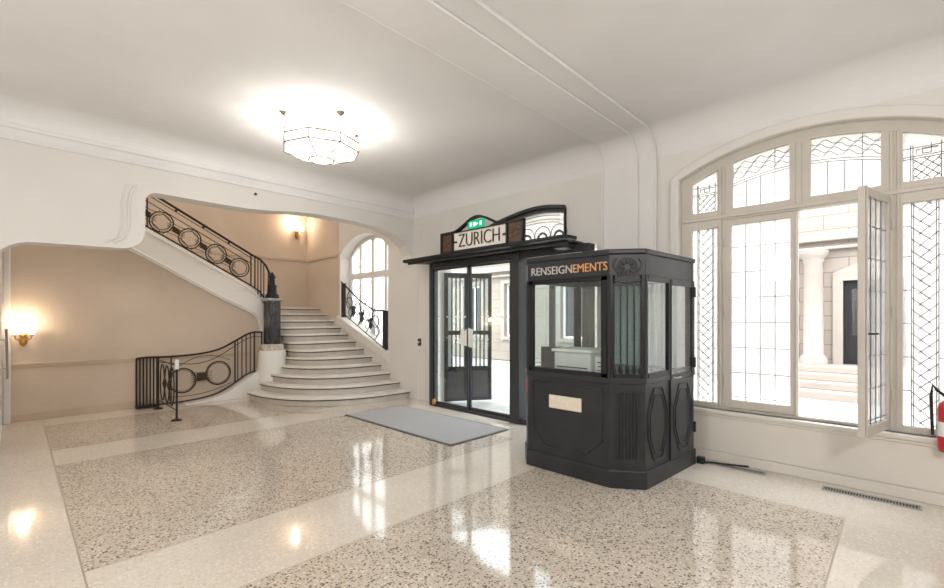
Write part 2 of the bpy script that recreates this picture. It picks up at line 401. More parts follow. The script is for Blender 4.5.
# ------------------------------------------------------------------ staircase
st = thing('staircase', (-8.6, 4.6, 0), 'pale stone staircase with wide curved lower steps rising beside the arched landing window', 'staircase')
RH = .155
Ls = {1: (-9.25, 3.17), 2: (-9.30, 3.42), 3: (-9.35, 3.62), 4: (-9.42, 3.82), 5: (-9.46, 3.96)}
def curve(i, off=0.0):
    rx = -7.08-.34*(i-1)-off; pts = [(rx, YW)]
    if i <= 5:
        lx, ly = Ls[i]; ly += off
        P0, P1, P2 = (rx-.05, 4.75), (rx-.32, ly+.02), (lx, ly)
    else:
        P0, P1, P2 = (rx, 4.5), (rx-.02, 4.06+off), (min(rx-.25, -9.47), 4.05+off)
    for j in range(15):
        t = j/14
        pts.append(tuple((1-t)**2*P0[k]+2*t*(1-t)*P1[k]+t*t*P2[k] for k in (0, 1)))
    return pts
def step_poly(i, off=0.0):
    c = curve(i, off)
    if c[-1][0] > -9.55: c.append((-9.58, 4.05+off))
    return c+[(XC, 4.05+off), (XC, YW)]
for i in range(1, 13):
    z1 = RH*i; z0 = z1-RH
    mb = MB()
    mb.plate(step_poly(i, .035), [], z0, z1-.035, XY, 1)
    mb.plate(step_poly(i, .008), [], z1-.055, z1-.035, XY, 2)  # thin dark slab painting in the shadow under the nosing
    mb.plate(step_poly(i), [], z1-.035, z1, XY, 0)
    mb.build('step', ['stone', 'riser', 'nosing_shadow'], st, bevel=.008, seg=2, ang=60)
# upper flight going towards the viewer's left
for k in range(1, 12):
    y1 = 4.05-.287*(k-1); z = 1.86+RH*k
    if z > 3.6: break
    MB().box(XC, XB-.02, y1-.287-.03, y1, z-.2, z).build('step', 'stone', st, bevel=.01)
# outer stringer of the upper flight
top = [(1.0, 3.55), (1.62, 3.22), (2.3, 2.85), (3.0, 2.47), (3.35, 2.27), (3.5, 2.15), (3.62, 1.98), (3.72, 1.75), (3.78, 1.45), (3.80, 1.15), (3.80, .8)]
bot = [(3.62, .8), (3.60, 1.35), (3.52, 1.62), (3.3, 1.76), (2.91, 1.95), (2.2, 2.34), (1.54, 2.71), (1.0, 3.0)]
tp = smooth_tab(top, 50); bt = smooth_tab(bot, 40)
sg = MB().plate(tp+bt, [], XB+.10, XB-.12, YZ).build('stringer', 'trimwhite', st, bevel=.015, seg=2, ang=40)
MB().tube([(XB+.11, y, z+.05) for y, z in bt[8:]], .022, 8).build('stringer_moulding', 'trimwhite', st)
MB().tube([(XB+.11, y, z-.06) for y, z in tp[:34]], .014, 8).build('stringer_moulding', 'trimwhite', st)
# plinth under the newel, and kerb under the lower guard rail
MB().lathe([(.30, 0), (.29, .5), (.27, .8), (.27, .88), (.25, .93)], (-9.50, 3.76, 0), 32).build('newel_plinth', 'trimwhite', st)
kb = smooth_tab([(2.2, .012), (2.6, .05), (2.9, .15), (3.15, .30), (3.4, .46), (3.6, .62), (3.7, .8)], 30)
MB().plate([(3.7, 0), (2.2, 0)]+kb, [], -9.48, -9.72, YZ).build('kerb', 'trimwhite', st, bevel=.012)
# sloped kerb under the landing-window rail
MB().plate([(SWX0-.1, 1.45), (SWX1+.05, .66), (SWX1+.05, .86), (SWX0-.1, 1.66)], [], YW-.05, YW+.3, XZ).build('window_kerb', 'stone', st, bevel=.01)
# newel post
nw = thing('newel_post', (-9.50, 3.76, .93), 'black marble newel column on veined stone base at the foot of the upper flight', 'newel post')
MB().lathe([(.23, .93), (.24, .96), (.22, .985), (.235, 1.02), (.215, 1.05), (.19, 1.06)], (-9.5, 3.76, 0), 32).build('base', 'marble', nw)
MB().lathe([(.165, 1.06), (.165, 1.95)], (-9.5, 3.76, 0), 64, flute=.10, nf=14).build('shaft', 'blackmarble', nw)
MB().lathe([(.18, 1.95), (.215, 1.97), (.215, 2.0), (.18, 2.01)], (-9.5, 3.76, 0), 32).build('cap', 'steel', nw)
MB().lathe([(.14, 2.01), (.13, 2.08), (.09, 2.12), (.085, 2.24), (.10, 2.27), (.06, 2.30), (.05, 2.42), (.07, 2.45), (.05, 2.50), (.01, 2.56)], (-9.5, 3.76, 0), 20).build('finial', 'black', nw)
# ------------------------------------------------------------------ wrought iron
def ring(mb, fn, s, z, r, n=22, rt=.010, sq=1.0):
    mb.tube([fn(s+r*math.cos(2*PI*i/n), z+r*sq*math.sin(2*PI*i/n)) for i in range(n)], rt, 6, closed=True)
def bal(fn, s, z0, z1, r, parent): MB().bar(fn(s, z0), fn(s, z1), r).build('baluster', 'iron', parent)
# -- upper flight balustrade
ub = thing('stair_balustrade', (XB+.08, 2.6, 2.2), 'sloping wrought iron balustrade with linked rings climbing above the white stringer', 'balustrade')
X1 = XB+.06
fn = lambda s, z: (X1, s, z)
base = lambda y: 2.20+.545*(3.5-y)
toph = lambda y: base(y)+.68
ysr = [1.2+.05*i for i in range(46)]
yl = [y for y in ysr if y <= 3.46]
MB().tube([fn(y, toph(y)) for y in yl]+[fn(3.6, 2.84), fn(3.72, 2.72), (X1+.1, 3.78, 2.5), (X1+.2, 3.78, 2.38)], .022, 8).build('handrail', 'iron', ub)
MB().tube([fn(y, toph(y)-.07) for y in yl], .009, 4).tube([fn(y, toph(y)-.19) for y in yl], .009, 4).build('upper_rail', 'iron', ub)
MB().tube([fn(y, base(y)+.035) for y in yl]+[fn(3.6, 2.16), fn(3.7, 2.0)], .014, 6).build('bottom_rail', 'iron', ub)
rc = [1.42, 1.87, 2.32, 2.77, 3.2]
for y in rc:
    m = MB(); zc = base(y)+.265; ring(m, fn, y, zc, .185, rt=.012); ring(m, fn, y, zc, .145, rt=.006)
    m.tube([fn(y+.145*math.cos(PI/3*i+.3), zc+.145*math.sin(PI/3*i+.3)) for i in range(6)], .005, 4, closed=True)
    m.build('ring', 'iron', ub)
for a, b in zip(rc, rc[1:]):
    y = (a+b)/2; zc = base(y)+.265; m = MB()
    m.obox(fn(y, zc), (.008, 0, 0), (0, .052, -.028), (0, .012, .05))
    for k in (-1.5, -.5, .5, 1.5): m.bar(fn(y-.14, zc+.076+k*.03), fn(y+.14, zc-.076+k*.03), .004)
    m.build('medallion', 'bronze', ub)
    m = MB()
    for sg_ in (1, -1):
        m.tube([fn(y+.2*math.cos(t*PI/8)*1.0, base(y)+.265+.545*-.2*math.cos(t*PI/8)+sg_*(.20-.1*math.sin(t*PI/8))) for t in range(9)], .007, 4)
    m.build('scroll', 'iron', ub)
for y in (1.62, 2.1, 2.55, 3.0):
    m = MB(); zc = toph(y)-.035; m.lathe([(.005, -.03), (.03, 0), (.005, .03)], fn(y, zc), 8).build('boss', 'bronze', ub)
for y in (1.22, 1.655, 3.42, 3.5): bal(fn, y, base(y)+.02, toph(y)-.01, .011, ub)
for y in (3.56, 3.62, 3.68): bal(fn, y, 2.1-(y-3.56)*1.1, 2.86-(y-3.56)*1.1, .009, ub)
m = MB()
for k in range(4): m.tube([(X1+.05+.05*k, 3.72+.01*k, 1.95-.02*k), (X1+.06+.05*k, 3.74, 2.25), (X1+.05+.05*k, 3.75, 2.62-.07*k)], .009, 5)
m.build('end_scroll', 'iron', ub)
# -- lower guard balustrade
lb = thing('stair_balustrade', (-9.6, 2.6, 0), 'low wrought iron guard with two rings curving up from the hall floor', 'balustrade')
X2 = -9.60
fn2 = lambda s, z: (X2, s, z)
bt2 = smooth_tab([(1.78, .05), (2.2, .055), (2.55, .09), (2.8, .16), (3.07, .31), (3.3, .46), (3.6, .53)], 42)
tt2 = smooth_tab([(1.78, .90), (2.1, .90), (2.5, .93), (2.8, 1.0), (3.07, 1.14), (3.3, 1.27), (3.45, 1.31), (3.6, 1.30)], 42)
B2 = lambda y: interp(bt2, y); T2 = lambda y: interp(tt2, y)
MB().tube([(X2-.13, 1.5, .88), (X2-.05, 1.62, .90)]+[fn2(*p) for p in tt2], .019, 8).build('handrail', 'iron', lb)
MB().tube([fn2(y, z-.10-.08*math.sin((y-1.78)/1.3*PI)**2) for y, z in tt2 if y < 3.08], .009, 4).tube([fn2(y, z-.09) for y, z in tt2 if y >= 3.06], .008, 4).build('upper_rail', 'iron', lb)
MB().tube([fn2(*p) for p in bt2], .014, 6).build('bottom_rail', 'iron', lb)
for y, z in ((2.17, .44), (2.77, .53)):
    m = MB(); ring(m, fn2, y, z, .215, rt=.013, sq=1.05); ring(m, fn2, y, z, .19, rt=.006, sq=1.05); m.build('ring', 'iron', lb)
m = MB(); m.box(X2-.012, X2+.012, 2.40, 2.56, .41, .56)
for k in range(5): m.bar(fn2(2.3, .40+.04*k), fn2(2.66, .42+.04*k), .004)
m.build('medallion', 'bronze', lb)
m = MB()
m.tube([fn2(2.0+.98*t/16, .72+.17*math.sin(t/16*PI)*1.0-.08*(1-t/16)+.05*t/16) for t in range(17)], .007, 4)
m.tube([fn2(2.0+1.0*t/16, .16+.0*t-.03*math.sin(t/16*PI)+.16*(t/16)**2) for t in range(17)], .007, 4)
m.build('scroll', 'iron', lb)
for y in (3.07, 3.12, 3.2, 3.28, 3.36, 3.44, 3.58): bal(fn2, y, B2(y), T2(y), .012 if y in (3.07, 3.44, 3.58) else .008, lb)
bal(fn2, 1.99, .05, .88, .010, lb)
for k in range(7):
    t = k/6; x, y = X2-.02-.13*t, 1.78-.28*t
    MB().bar((x, y, .03), (x, y, .9-.02*t), .014 if k in (0, 6) else .011).build('baluster', 'iron', lb)
MB().box(X2-.2, X2+.02, 1.48, 1.8, .02, .045).build('foot_plate', 'iron', lb)
# -- short return rail
rb = thing('railing', (-8.9, 1.76, 0), 'short freestanding wrought iron rail on two disc feet jutting out from the guard', 'railing')
f3 = lambda s, z: (s, 1.76, z)
for x in (-9.42, -8.14):
    MB().bar(f3(x, 0), f3(x, .93), .014).build('post', 'iron', rb)
    MB().lathe([(.075, 0), (.075, .012), (.03, .03)], f3(x, 0), 20).build('foot', 'iron', rb)
for z in (.86, .16): MB().tube([f3(-9.42, z), f3(-8.14, z)], .011, 6).build('rail', 'iron', rb)
for x in (-9.1, -8.78, -8.46):
    m = MB(); ring(m, f3, x, .5, .155, rt=.01, sq=2.0); m.build('ring', 'iron', rb)
for x in (-8.94, -8.62): MB().lathe([(.004, -.12), (.035, 0), (.004, .12)], f3(x, .5), 8).build('ornament', 'bronze', rb)
MB().box(-8.165, -8.115, 1.735, 1.785, .80, .95).build('post_cap', 'paper', rb)['label'] = 'white sleeve on top of the near post'
# -- landing window guard
wb = thing('window_balustrade', (-8.8, YW, 1.2), 'black iron rail with twisted scrolls sloping across the arched stair window', 'balustrade')
f4 = lambda s, z: (s, YW+.02, z)
bz = lambda x: 1.66-.40*(x-SWX0)
for x0 in (SWX0+.06, SWX1-.20):
    for k in range(4): MB().bar(f4(x0+.045*k, bz(x0)-.02), f4(x0+.045*k, bz(x0)+(.80 if x0 < -9 else .82)), .017).build('baluster', 'darkgrey', wb)
MB().tube([f4(SWX0+.02, bz(SWX0)+.82), f4(-9.0, bz(-9.0)+.68), f4(-8.4, bz(-8.4)+.68), f4(-8.05, bz(-8.05)+.82), f4(SWX1, bz(SWX1)+.86)], .018, 8).build('handrail', 'black', wb)
MB().tube([f4(SWX0+.1, bz(SWX0)+.05), f4(SWX1-.1, bz(SWX1)+.05)], .012, 6).build('bottom_rail', 'black', wb)
for j in range(4):
    x = SWX0+.40+.36*j; m = MB(); z = bz(x)+.36
    ring(m, f4, x, z+.1, .13, rt=.012); ring(m, f4, x+.06, z-.12, .10, rt=.010)
    m.tube([f4(x+.12*math.sin(t*PI/4), z-.3+.085*t) for t in range(9)], .011, 5)
    m.build('scroll', 'darkgrey', wb)
for j in range(3):
    x = SWX0+.58+.36*j
    MB().lathe([(.005, -.14), (.05, -.04), (.03, .02), (.055, .08), (.005, .14)], f4(x, bz(x)+.33), 10).build('ornament', 'darkgrey', wb)
# ------------------------------------------------------------------ windows
def rect_frame(mb, x0, x1, z0, z1, w, y0, y1):
    mb.box(x0, x0+w, y0, y1, z0, z1); mb.box(x1-w, x1, y0, y1, z0, z1)
    mb.box(x0+w, x1-w, y0, y1, z0, z0+w); mb.box(x0+w, x1-w, y0, y1, z1-w, z1)
YG = 5.60
h_ = WAP-WSP; RA = (WHW**2+h_**2)/(2*h_); CA = WAP-RA
def arch_z(x, d=0): return CA+math.sqrt((RA-d)**2-(x-WCX)**2)
lights = [(-1.80, -1.53), (-1.375, -.855), (-.68, -.16), (-.015, .255)]
hs = []
for i, (a, b) in enumerate(lights):
    n = 8
    hs.append([(a, 2.82)]+[(a+(b-a)*k/n, arch_z(a+(b-a)*k/n, .10)) for k in range(n+1)]+[(b, 2.82)])
hs.append([(-1.80, .63), (-1.80, 2.63), (-1.53, 2.63), (-1.53, .63)])
hs.append([(-.015, .63), (-.015, 2.63), (.255, 2.63), (.255, .63)])
CX0, CXM, CX1 = -1.455, -.775, -.095     # casement pair
hs.append([(CX0, .60), (CX0, 2.70), (CX1, 2.70), (CX1, .60)])
outl = [(WCX-WHW, .57)]+seg_arch(WCX, WHW, WSP, WAP)+[(WCX+WHW, .57)]
mb = MB().plate(outl, [h[::-1] for h in hs], YW+.045, YW+.115, XZ)
w1 = struct(mb, 'window_1', 'frame', bevel=.008)
# little mouldings on the frame
m = MB()
for x in (-1.50, -1.46, -.09, -.045): m.box(x-.012, x+.012, YW+.03, YW+.05, .6, 3.3 if abs(x+.775) > .7 else 3.3)
m.box(-1.9, .35, YW+.025, YW+.05, 2.72, 2.76)
m.box(-.80, -.75, YW+.03, YW+.05, 2.76, 3.38)
m.build('window_moulding', 'frame', w1, bevel=.006)
def pane(poly, name='pane', mat='wavy', y=YG): return MB().plate(poly, [], y-.003, y+.003, XZ).build(name, mat, w1)
for h in hs[:6]: pane(h)
def clip_seg(p, q, inside, n=14):
    """keeps the longest run of a segment whose sample points are inside"""
    pts = [(p[0]+(q[0]-p[0])*i/n, p[1]+(q[1]-p[1])*i/n) for i in range(n+1)]
    run, best = [], []
    for c in pts:
        if inside(*c): run.append(c)
        else:
            if len(run) > len(best): best = run
            run = []
    if len(run) > len(best): best = run
    return (best[0], best[-1]) if len(best) > 1 else None
LR = .0036
def lead_obj(segs, y, r=LR):
    m = MB()
    for p, q in segs: m.bar((p[0], y, p[1]), (q[0], y, q[1]), r)
    return m
def herring(x0, x1, z0, z1, inside):
    """basket-woven lozenge column between x0 and x1"""
    segs = []; w = (x1-x0)/2; xm = (x0+x1)/2; st = .105
    z = z0-w
    k = 0
    while z < z1+w:
        segs.append(((x0, z+w*.95), (xm+w*.5, z-w*.55)) if k % 1 == 0 else None)
        segs.append(((x1, z+w*.95+st/2), (xm-w*.5, z-w*.55+st/2)))
        z += st; k += 1
    out = []
    for s in segs:
        c = clip_seg(s[0], s[1], inside)
        if c: out.append(c)
    out += [((x0, z0), (x0, z1)), ((x1, z0), (x1, z1)), ((xm-w*.30, z0), (xm-w*.3, z0))]
    return [s for s in out if s[0] != s[1]]
for (a, b) in (lights[0], lights[3]):
    z0, z1 = .63, 2.63
    c0, c1 = a+.055, b-.045
    ins = lambda x, z: c0 <= x <= c1 and z0 <= z <= z1
    sg1 = herring(c0, c1, z0, z1, ins)+[((c0+.014, z0), (c0+.014, z1)), ((c1-.014, z0), (c1-.014, z1))]
    for z in (.95, 1.25, 1.55, 1.85, 2.15, 2.42): sg1 += [((a, z), (c0, z)), ((c1, z), (b, z))]
    lead_obj(sg1, YG-.006).build('leading', 'lead', w1)
    # top light: greek key over a woven foot
    zt = min(arch_z(a, .1), arch_z(b, .1))-.02
    s2 = [((a+.05, 2.82), (a+.05, zt)), ((a+.065, 2.82), (a+.065, zt)), ((b-.03, 2.82), (b-.03, zt)), ((a, zt-.03), (b, zt-.03)), ((a, 3.02), (b, 3.02)), ((a, 3.04), (b, 3.04))]
    q0, q1, q2, q3 = a+.085, b-.05, 3.06, zt-.05
    s2 += [((q0, q2), (q0, q3)), ((q0, q3), (q1, q3)), ((q1, q3), (q1, q2+.04)), ((q1, q2+.04), (q0+.04, q2+.04)), ((q0+.04, q2+.04), (q0+.04, q3-.04)), ((q0+.04, q3-.04), (q1-.04, q3-.04)), ((q1-.04, q3-.04), (q1-.04, q2+.08))]
    ins2 = lambda x, z: a+.065 <= x <= b-.03 and 2.82 <= z <= 3.02
    for k in range(6):
        for p, q in (((a+.065, 2.70+.07*k), (a+.065+.3, 3.0+.07*k)), ((b-.03, 2.70+.07*k), (b-.33, 3.0+.07*k))):
            c = clip_seg(p, q, ins2)
            if c: s2.append(c)
    lead_obj(s2, YG-.006).build('leading', 'lead', w1)
for (a, b) in lights[1:3]:
    m = MB()
    for k in (1, 2, 3):
        x = a+(b-a)*k/4; m.bar((x, YG-.006, 2.82), (x, YG-.006, arch_z(x, .34)), LR)
    for d in (.32, .345): m.tube([(a+(b-a)*k/12, YG-.006, arch_z(a+(b-a)*k/12, d)) for k in range(13)], LR*1.3, 4)
    x = a+(b-a)*.75; m.bar((x, YG-.006, arch_z(x, .32)), (x, YG-.006, arch_z(x, .1)), LR)
    for d, ph in ((.15, 0), (.19, 1.6), (.23, 3.1), (.27, 4.6)):
        m.tube([(a+(b-a)*k/36, YG-.006, arch_z(a+(b-a)*k/36, d+.022*math.sin(k*.62+ph))) for k in range(37)], LR*1.1, 4)
    m.build('leading', 'lead', w1)
# casement leaves: built at the hinge, the right one swung inwards
def casement(hx, width, sgn, ang, name):
    """leaf hinged at x = hx, extending sgn*width; ang opens into the room"""
    e = bpy.data.objects.new(name, None); e.empty_display_size = .1; COL.objects.link(e)
    fr_ = MB(); z0, z1, w, T = .605, 2.695, .066, .025
    a, b = (0, width) if sgn > 0 else (-width, 0)
    fr_.plate([(a, z0), (b, z0), (b, z1), (a, z1)], [[(a+w, z0+w+.02), (a+w, z1-w), (b-w, z1-w), (b-w, z0+w+.02)]], -T, T, XZ)
    objs = [(fr_, 'sash', 'frame', .006)]
    m = MB().box(a+w, b-w, -.003, .003, z0+w+.02, z1-w); objs.append((m, 'pane', 'wavy', 0))
    m = MB()
    for k in (1, 2, 3):
        x = a+w+(b-a-2*w)*k/4; m.bar((x, -.006, z0+w), (x, -.006, z1-w), LR)
    for k in range(1, 7):
        z = z0+w+.02+(z1-z0-2*w-.02)*k/7+.03; m.bar((a+w, -.006, z), (b-w, -.006, z), LR)
    m.bar((a+w, -.006, z0+w+.06), (b-w, -.006, z0+w+.06), LR)
    objs.append((m, 'leading', 'lead', 0))
    fx = b-.03 if sgn > 0 else a+.03
    m = MB().box(fx-.012, fx+.012, -T-.008, -T, 1.38, 1.56).tube([(fx, -T-.004, 1.47), (fx, -T-.045, 1.47), (fx-.09*sgn, -T-.05, 1.47)], .009, 6)
    objs.append((MB().tube([(fx+.012*sgn, -T-.008, z0), (fx+.012*sgn, -T-.008, z1)], .007, 6), 'espagnolette', 'frame', 0))
    if sgn < 0: objs.append((m, 'handle', 'darkgrey', 0))
    m = MB()
    for z in (.9, 1.65, 2.45): m.tube([(0, -T-.01, z-.05), (0, -T-.01, z+.05)], .012, 8)
    objs.append((m, 'hinge', 'frame', 0))
    for mb_, nm, mt, bv in objs:
        o = mb_.build(nm, mt, None, bevel=bv); o.parent = e
    e.location = (hx, YG-.02, 0); e.rotation_euler.z = ang
    return e
c1 = casement(CX0+.005, CXM-CX0-.01, 1, 0, 'window_sash'); c1.parent = w1
tag(c1, 'closed leaf')
c2 = casement(CX1-.01, CXM-CX0-.03, -1, math.radians(77), 'window_sash'); c2.location = (CX1-.02, YW+.0, 0)
tag(c2, 'leaf swung open into the hall'); c2.parent = w1
# stair window
yb = YW+.26
swc = (SWX0+SWX1)/2
sw_out = [(SWX0, .8)]+seg_arch(swc, 1.0, 3.12, 3.52)+[(SWX1, .8)]
def sz(x, d): 
    hh = .4; RR = (1+hh*hh)/(2*hh); return 3.52-RR+math.sqrt((RR-d)**2-(x-swc)**2)
hol = []; gx = [(-9.75, -9.42), (-9.34, -8.90), (-8.80, -8.36), (-8.28, -7.93)]
for a, b in gx:
    hol.append([(a, 2.68)]+[(a+(b-a)*k/6, sz(a+(b-a)*k/6, .08)) for k in range(7)]+[(b, 2.68)])
    hol.append([(a, .88), (a, 2.54), (b, 2.54), (b, .88)])
w2 = struct(MB().plate(sw_out, [h[::-1] for h in hol], yb, yb+.06, XZ), 'window_2', 'trimwhite', bevel=.006)
for h in hol: MB().plate(h, [], yb+.027, yb+.033, XZ).build('pane', 'wavy', w2)
m = MB()
for (a, b) in gx:
    for z in (1.3, 1.72, 2.14): m.bar((a, yb+.02, z), (b, yb+.02, z), .004)
m.build('leading', 'lead', w2)
# ------------------------------------------------------------------ entrance
en = tag(MB().box(-6.28, -6.19, 5.32, 5.46, 0, 2.60).box(-4.34, -4.16, 5.28, 5.48, 0, 2.60).box(-3.10, -3.0, 5.30, 5.46, 0, 2.60)
    .box(-6.16, -4.34, 5.30, 5.46, 2.49, 2.60).box(-4.16, -3.10, 5.30, 5.46, 2.49, 2.60).box(-6.16, -4.34, 5.31, 5.45, 0, .035)
    .box(-4.16, -3.10, 5.31, 5.45, 0, .08).box(-3.66, -3.60, 5.34, 5.42, .08, 2.49).box(-5.315, -5.285, 5.33, 5.42, .035, 2.49).build('door_1', 'darkgrey', None, bevel=.006), kind='structure')
for k, (a, b, y) in enumerate(((-6.18, -5.30, 5.36), (-5.29, -4.35, 5.39))):
    d = MB(); d.plate([(a, .04), (b, .04), (b, 2.485), (a, 2.485)], [[(a+.022, .09), (a+.022, 2.46), (b-.022, 2.46), (b-.022, .09)]], y-.015, y+.015, XZ)
    dl = d.build('sliding_door', 'darkgrey', en)
    MB().box(a+.022, b-.022, y-.004, y+.004, .09, 2.46).build('pane', 'clear', dl)
    m = MB()
    for j in range(6 if k else 4):
        x = a+.12+(b-a-.2)*j/(5 if k else 3); m.tube([(x, y-.0055, 1.62), (x, y-.0045, 1.62)], .016, 12); m.tube([(x, y-.0055, 1.25), (x, y-.0045, 1.25)], .011, 12)
    m.build('safety_dot', 'paper', dl)
MB().box(-4.16, -3.10, 5.38, 5.388, .1, 2.48).build('pane', 'clear', en)
nt_ = tag(MB().plate([(-5.50, 1.16), (-5.20, 1.10), (-5.17, 1.40), (-5.30, 1.44), (-5.36, 1.38), (-5.46, 1.42)], [], 5.335, 5.339, XZ).build('paper_notice', 'paper'), 'white paper notice stuck across the sliding glass doors', 'notice')
tag(MB().lathe([(.0, 0), (.035, .01), (.04, .06), (.02, .10), (.0, .11)], (-6.10, 5.285, .035), 14).build('door_stop', 'brass'), 'small brass door stop at the left foot of the glass door', 'door stop')
# transom arched window above the canopy (window_3)
holeb = [(-5.70, 2.66)]+[(x, z-.07) for x, z in TR if z-.07 > 2.68 and x < -3.50]+[(-3.50, 3.11), (-3.50, 2.66)]
fullb = [(-5.75, 2.60)]+TR+[(-3.48, 2.60)]
w3 = struct(MB().plate(fullb, [holeb[::-1]], YW-.05, YW+.08, XZ), 'window_3', 'black', bevel=.006)
m = MB().tube([(x, YW-.05, z+.0) for x, z in TR], .035, 8); m.build('hood_moulding', 'darkgrey', w3)
MB().plate(holeb, [], YW+.02, YW+.026, XZ).build('pane', 'wavy', w3)
m = MB()
for dz in (.11, .17, .21): m.tube([(x, YW+.0, z-dz) for x, z in TR if x > -5.2 and x < -3.56], .006, 4)
for j in range(7):
    cx = -5.35+.29*j
    m.tube([(cx+.14*math.cos(t*PI/8), YW+.0, 2.84+.13*math.sin(t*PI/8)) for t in range(16)], .007, 5, closed=True)
    m.tube([(cx+.08*math.cos(t*PI/8), YW+.0, 2.79+.08*math.sin(t*PI/8)) for t in range(9)], .018, 5)
m.build('leading', 'lead', w3)
# canopy
cn = thing('entrance_canopy', (-4.75, 5.2, 2.5), 'thin black metal canopy spanning above the sliding entrance doors', 'canopy')
MB().plate([(-6.60, 4.98), (-6.55, 4.92), (-3.14, 4.80), (-3.04, 4.86), (-3.02, 5.04), (-3.2, 5.14), (-3.2, YW-.002), (-6.4, YW-.002), (-6.6, 5.2)], [], 2.605, 2.655, XY).build('slab', 'black', cn, bevel=.012)
MB().box(-6.5, -3.15, 4.99, 5.03, 2.565, 2.605).box(-3.4, -3.22, 5.05, YW-.004, 2.53, 2.6).build('edge_rail', 'darkgrey', cn, bevel=.01)
# sign box on the canopy
sn = thing('entrance_sign', (-4.72, 4.99, 2.655), 'glazed sign reading ZURICH with brown end panels on the canopy edge', 'sign')
SY = 4.97; a, b = -5.54, -3.82; zb, zt = 2.655, 3.0
def sy_top(x):
    t = (x+4.72)/.55
    return zt-.0+(.18*(.5+.5*math.cos(PI*t)) if abs(t) < 1 else 0)
N_ = 36
topl = [(a+(b-a)*i/N_, sy_top(a+(b-a)*i/N_)) for i in range(N_+1)]
fb = MB()
pr = [[(x, SY-.035, z-.035), (x, SY+.035, z-.035), (x, SY+.035, z), (x, SY-.035, z)] for x, z in topl]
fb.loft(pr, close=True); fb.box(a, b, SY-.035, SY+.035, zb, zb+.03)
for x in (a, -5.27, -4.13, b-.03): fb.box(x, x+.03, SY-.035, SY+.035, zb, zt-.02)
fb.box(-5.25, -4.12, SY-.03, SY+.03, zt-.035, zt-.02)
fb.build('frame', 'black', sn)
MB().box(-5.24, -4.13, SY-.004, SY+.004, zb+.03, zt-.03).build('opal_glass', 'signglass', sn)
for x0, x1 in ((a+.03, -5.27), (-4.10, b-.03)):
    m = MB().box(x0, x1, SY-.01, SY+.01, zb+.03, zt-.03)
    for k in range(3): m.bar((x0, SY-.014, zb+.08+.09*k), (x1, SY-.014, zb+.16+.06*k), .006)
    ring(m, lambda s, z: (s, SY-.014, z), (x0+x1)/2, (zb+zt)/2, .055, rt=.006)
    m.build('side_panel', 'signbrown', sn)
text_mesh('ZURICH', .30, .006, 'lettering', 'letters', sn, (-5.12, SY-.016, zb+.075), (1, 0, 0), (0, 0, 1), width=.86, bold=-.004)
for x in (-5.225, -4.20): MB().box(x, x+.055, SY-.02, SY-.003, zb+.15, zb+.18).build('dash', 'letters', sn)
ex = thing('exit_sign', (-4.72, 4.99, 3.0), 'small green exit sign in the arched hump above the lettering', 'exit sign')
MB().box(-4.92, -4.58, SY-.012, SY+.012, 2.985, 3.115).build('panel', 'exit', ex)
m = MB()
for k, x in enumerate((-4.87, -4.80, -4.66)): m.box(x, x+.04, SY-.016, SY-.013, 3.02, 3.085)
m.add([(-4.75, SY-.0155, 3.02), (-4.75, SY-.0155, 3.085), (-4.69, SY-.0155, 3.052)], [(0, 1, 2)]); m.build('pictogram', 'exitw', ex)
# outer iron door leaf standing open outside
od = thing('iron_door', (-6.0, 5.99, 0), 'dark iron outer door leaf with vertical bars folded open behind the glass doors', 'door')
def leaf(p, q, n, parent):
    p, q = Vector((*p, 0)), Vector((*q, 0)); L_ = (q-p).length; u = (q-p)/L_; nn = Vector((-u.y, u.x, 0))
    def bx(s0, s1, z0, z1, t, mb): 
        mb.obox(p+u*(s0+s1)/2+Vector((0, 0, (z0+z1)/2)), u*(s1-s0)/2, nn*t, Vector((0, 0, (z1-z0)/2)))
    m = MB()
    bx(0, .07, .03, 2.45, .025, m); bx(L_-.07, L_, .03, 2.45, .025, m); bx(.07, L_-.07, 2.36, 2.45, .025, m); bx(.07, L_-.07, .03, .10, .025, m); bx(.07, L_-.07, .60, .68, .025, m); bx(.07, L_-.07, 1.28, 1.36, .02, m)
    m.build('frame', 'black', parent)
    m = MB(); bx(.07, L_-.07, .10, .60, .012, m); m.build('kick_panel', 'darkgrey', parent)
    for k in range(n):
        s = .07+(L_-.14)*(k+1)/(n+1); m = MB(); bx(s-.011, s+.011, .68, 2.36, .011, m); m.build('bar', 'black', parent)
    m = MB(); bx(.07, L_-.07, .68, 2.36, .003, m); m.build('pane', 'clear', parent)
leaf((-6.22, 5.64), (-5.98, 6.02), 3, od)
leaf((-5.97, 6.04), (-5.73, 6.42), 3, od)
# ------------------------------------------------------------------ reception booth
bt_ = thing('information_booth', (-2.45, 4.56, 0), 'black panelled reception kiosk with glazed windows and cut corners beside the entrance', 'booth')
fp = [(-3.14, 4.13), (-2.955, 3.915), (-2.0, 3.915), (-1.735, 4.10), (-1.665, 5.20), (-3.14, 5.20)]   # footprint
def inset(poly, d):
    n = len(poly); out = []
    cx = sum(p[0] for p in poly)/n; cy = sum(p[1] for p in poly)/n
    for i in range(n):
        p0, p1, p2 = Vector(poly[i-1]), Vector(poly[i]), Vector(poly[(i+1) % n])
        e1 = (p1-p0).normalized(); e2 = (p2-p1).normalized()
        n1 = Vector((-e1.y, e1.x)); n2 = Vector((-e2.y, e2.x))
        k = (n1+n2)/(1+n1.dot(n2)); out.append(tuple(p1+k*d))
    return out
def prism(poly, z0, z1, hole=None): 
    return MB().plate(poly, [hole[::-1]] if hole else [], z0, z1, XY)
prism(inset(fp, -.018), 0, .17, inset(fp, .05)).build('plinth', 'blackwood', bt_, bevel=.008)
prism(fp, .17, .98, inset(fp, .045)).build('lower_wall', 'blackwood', bt_)
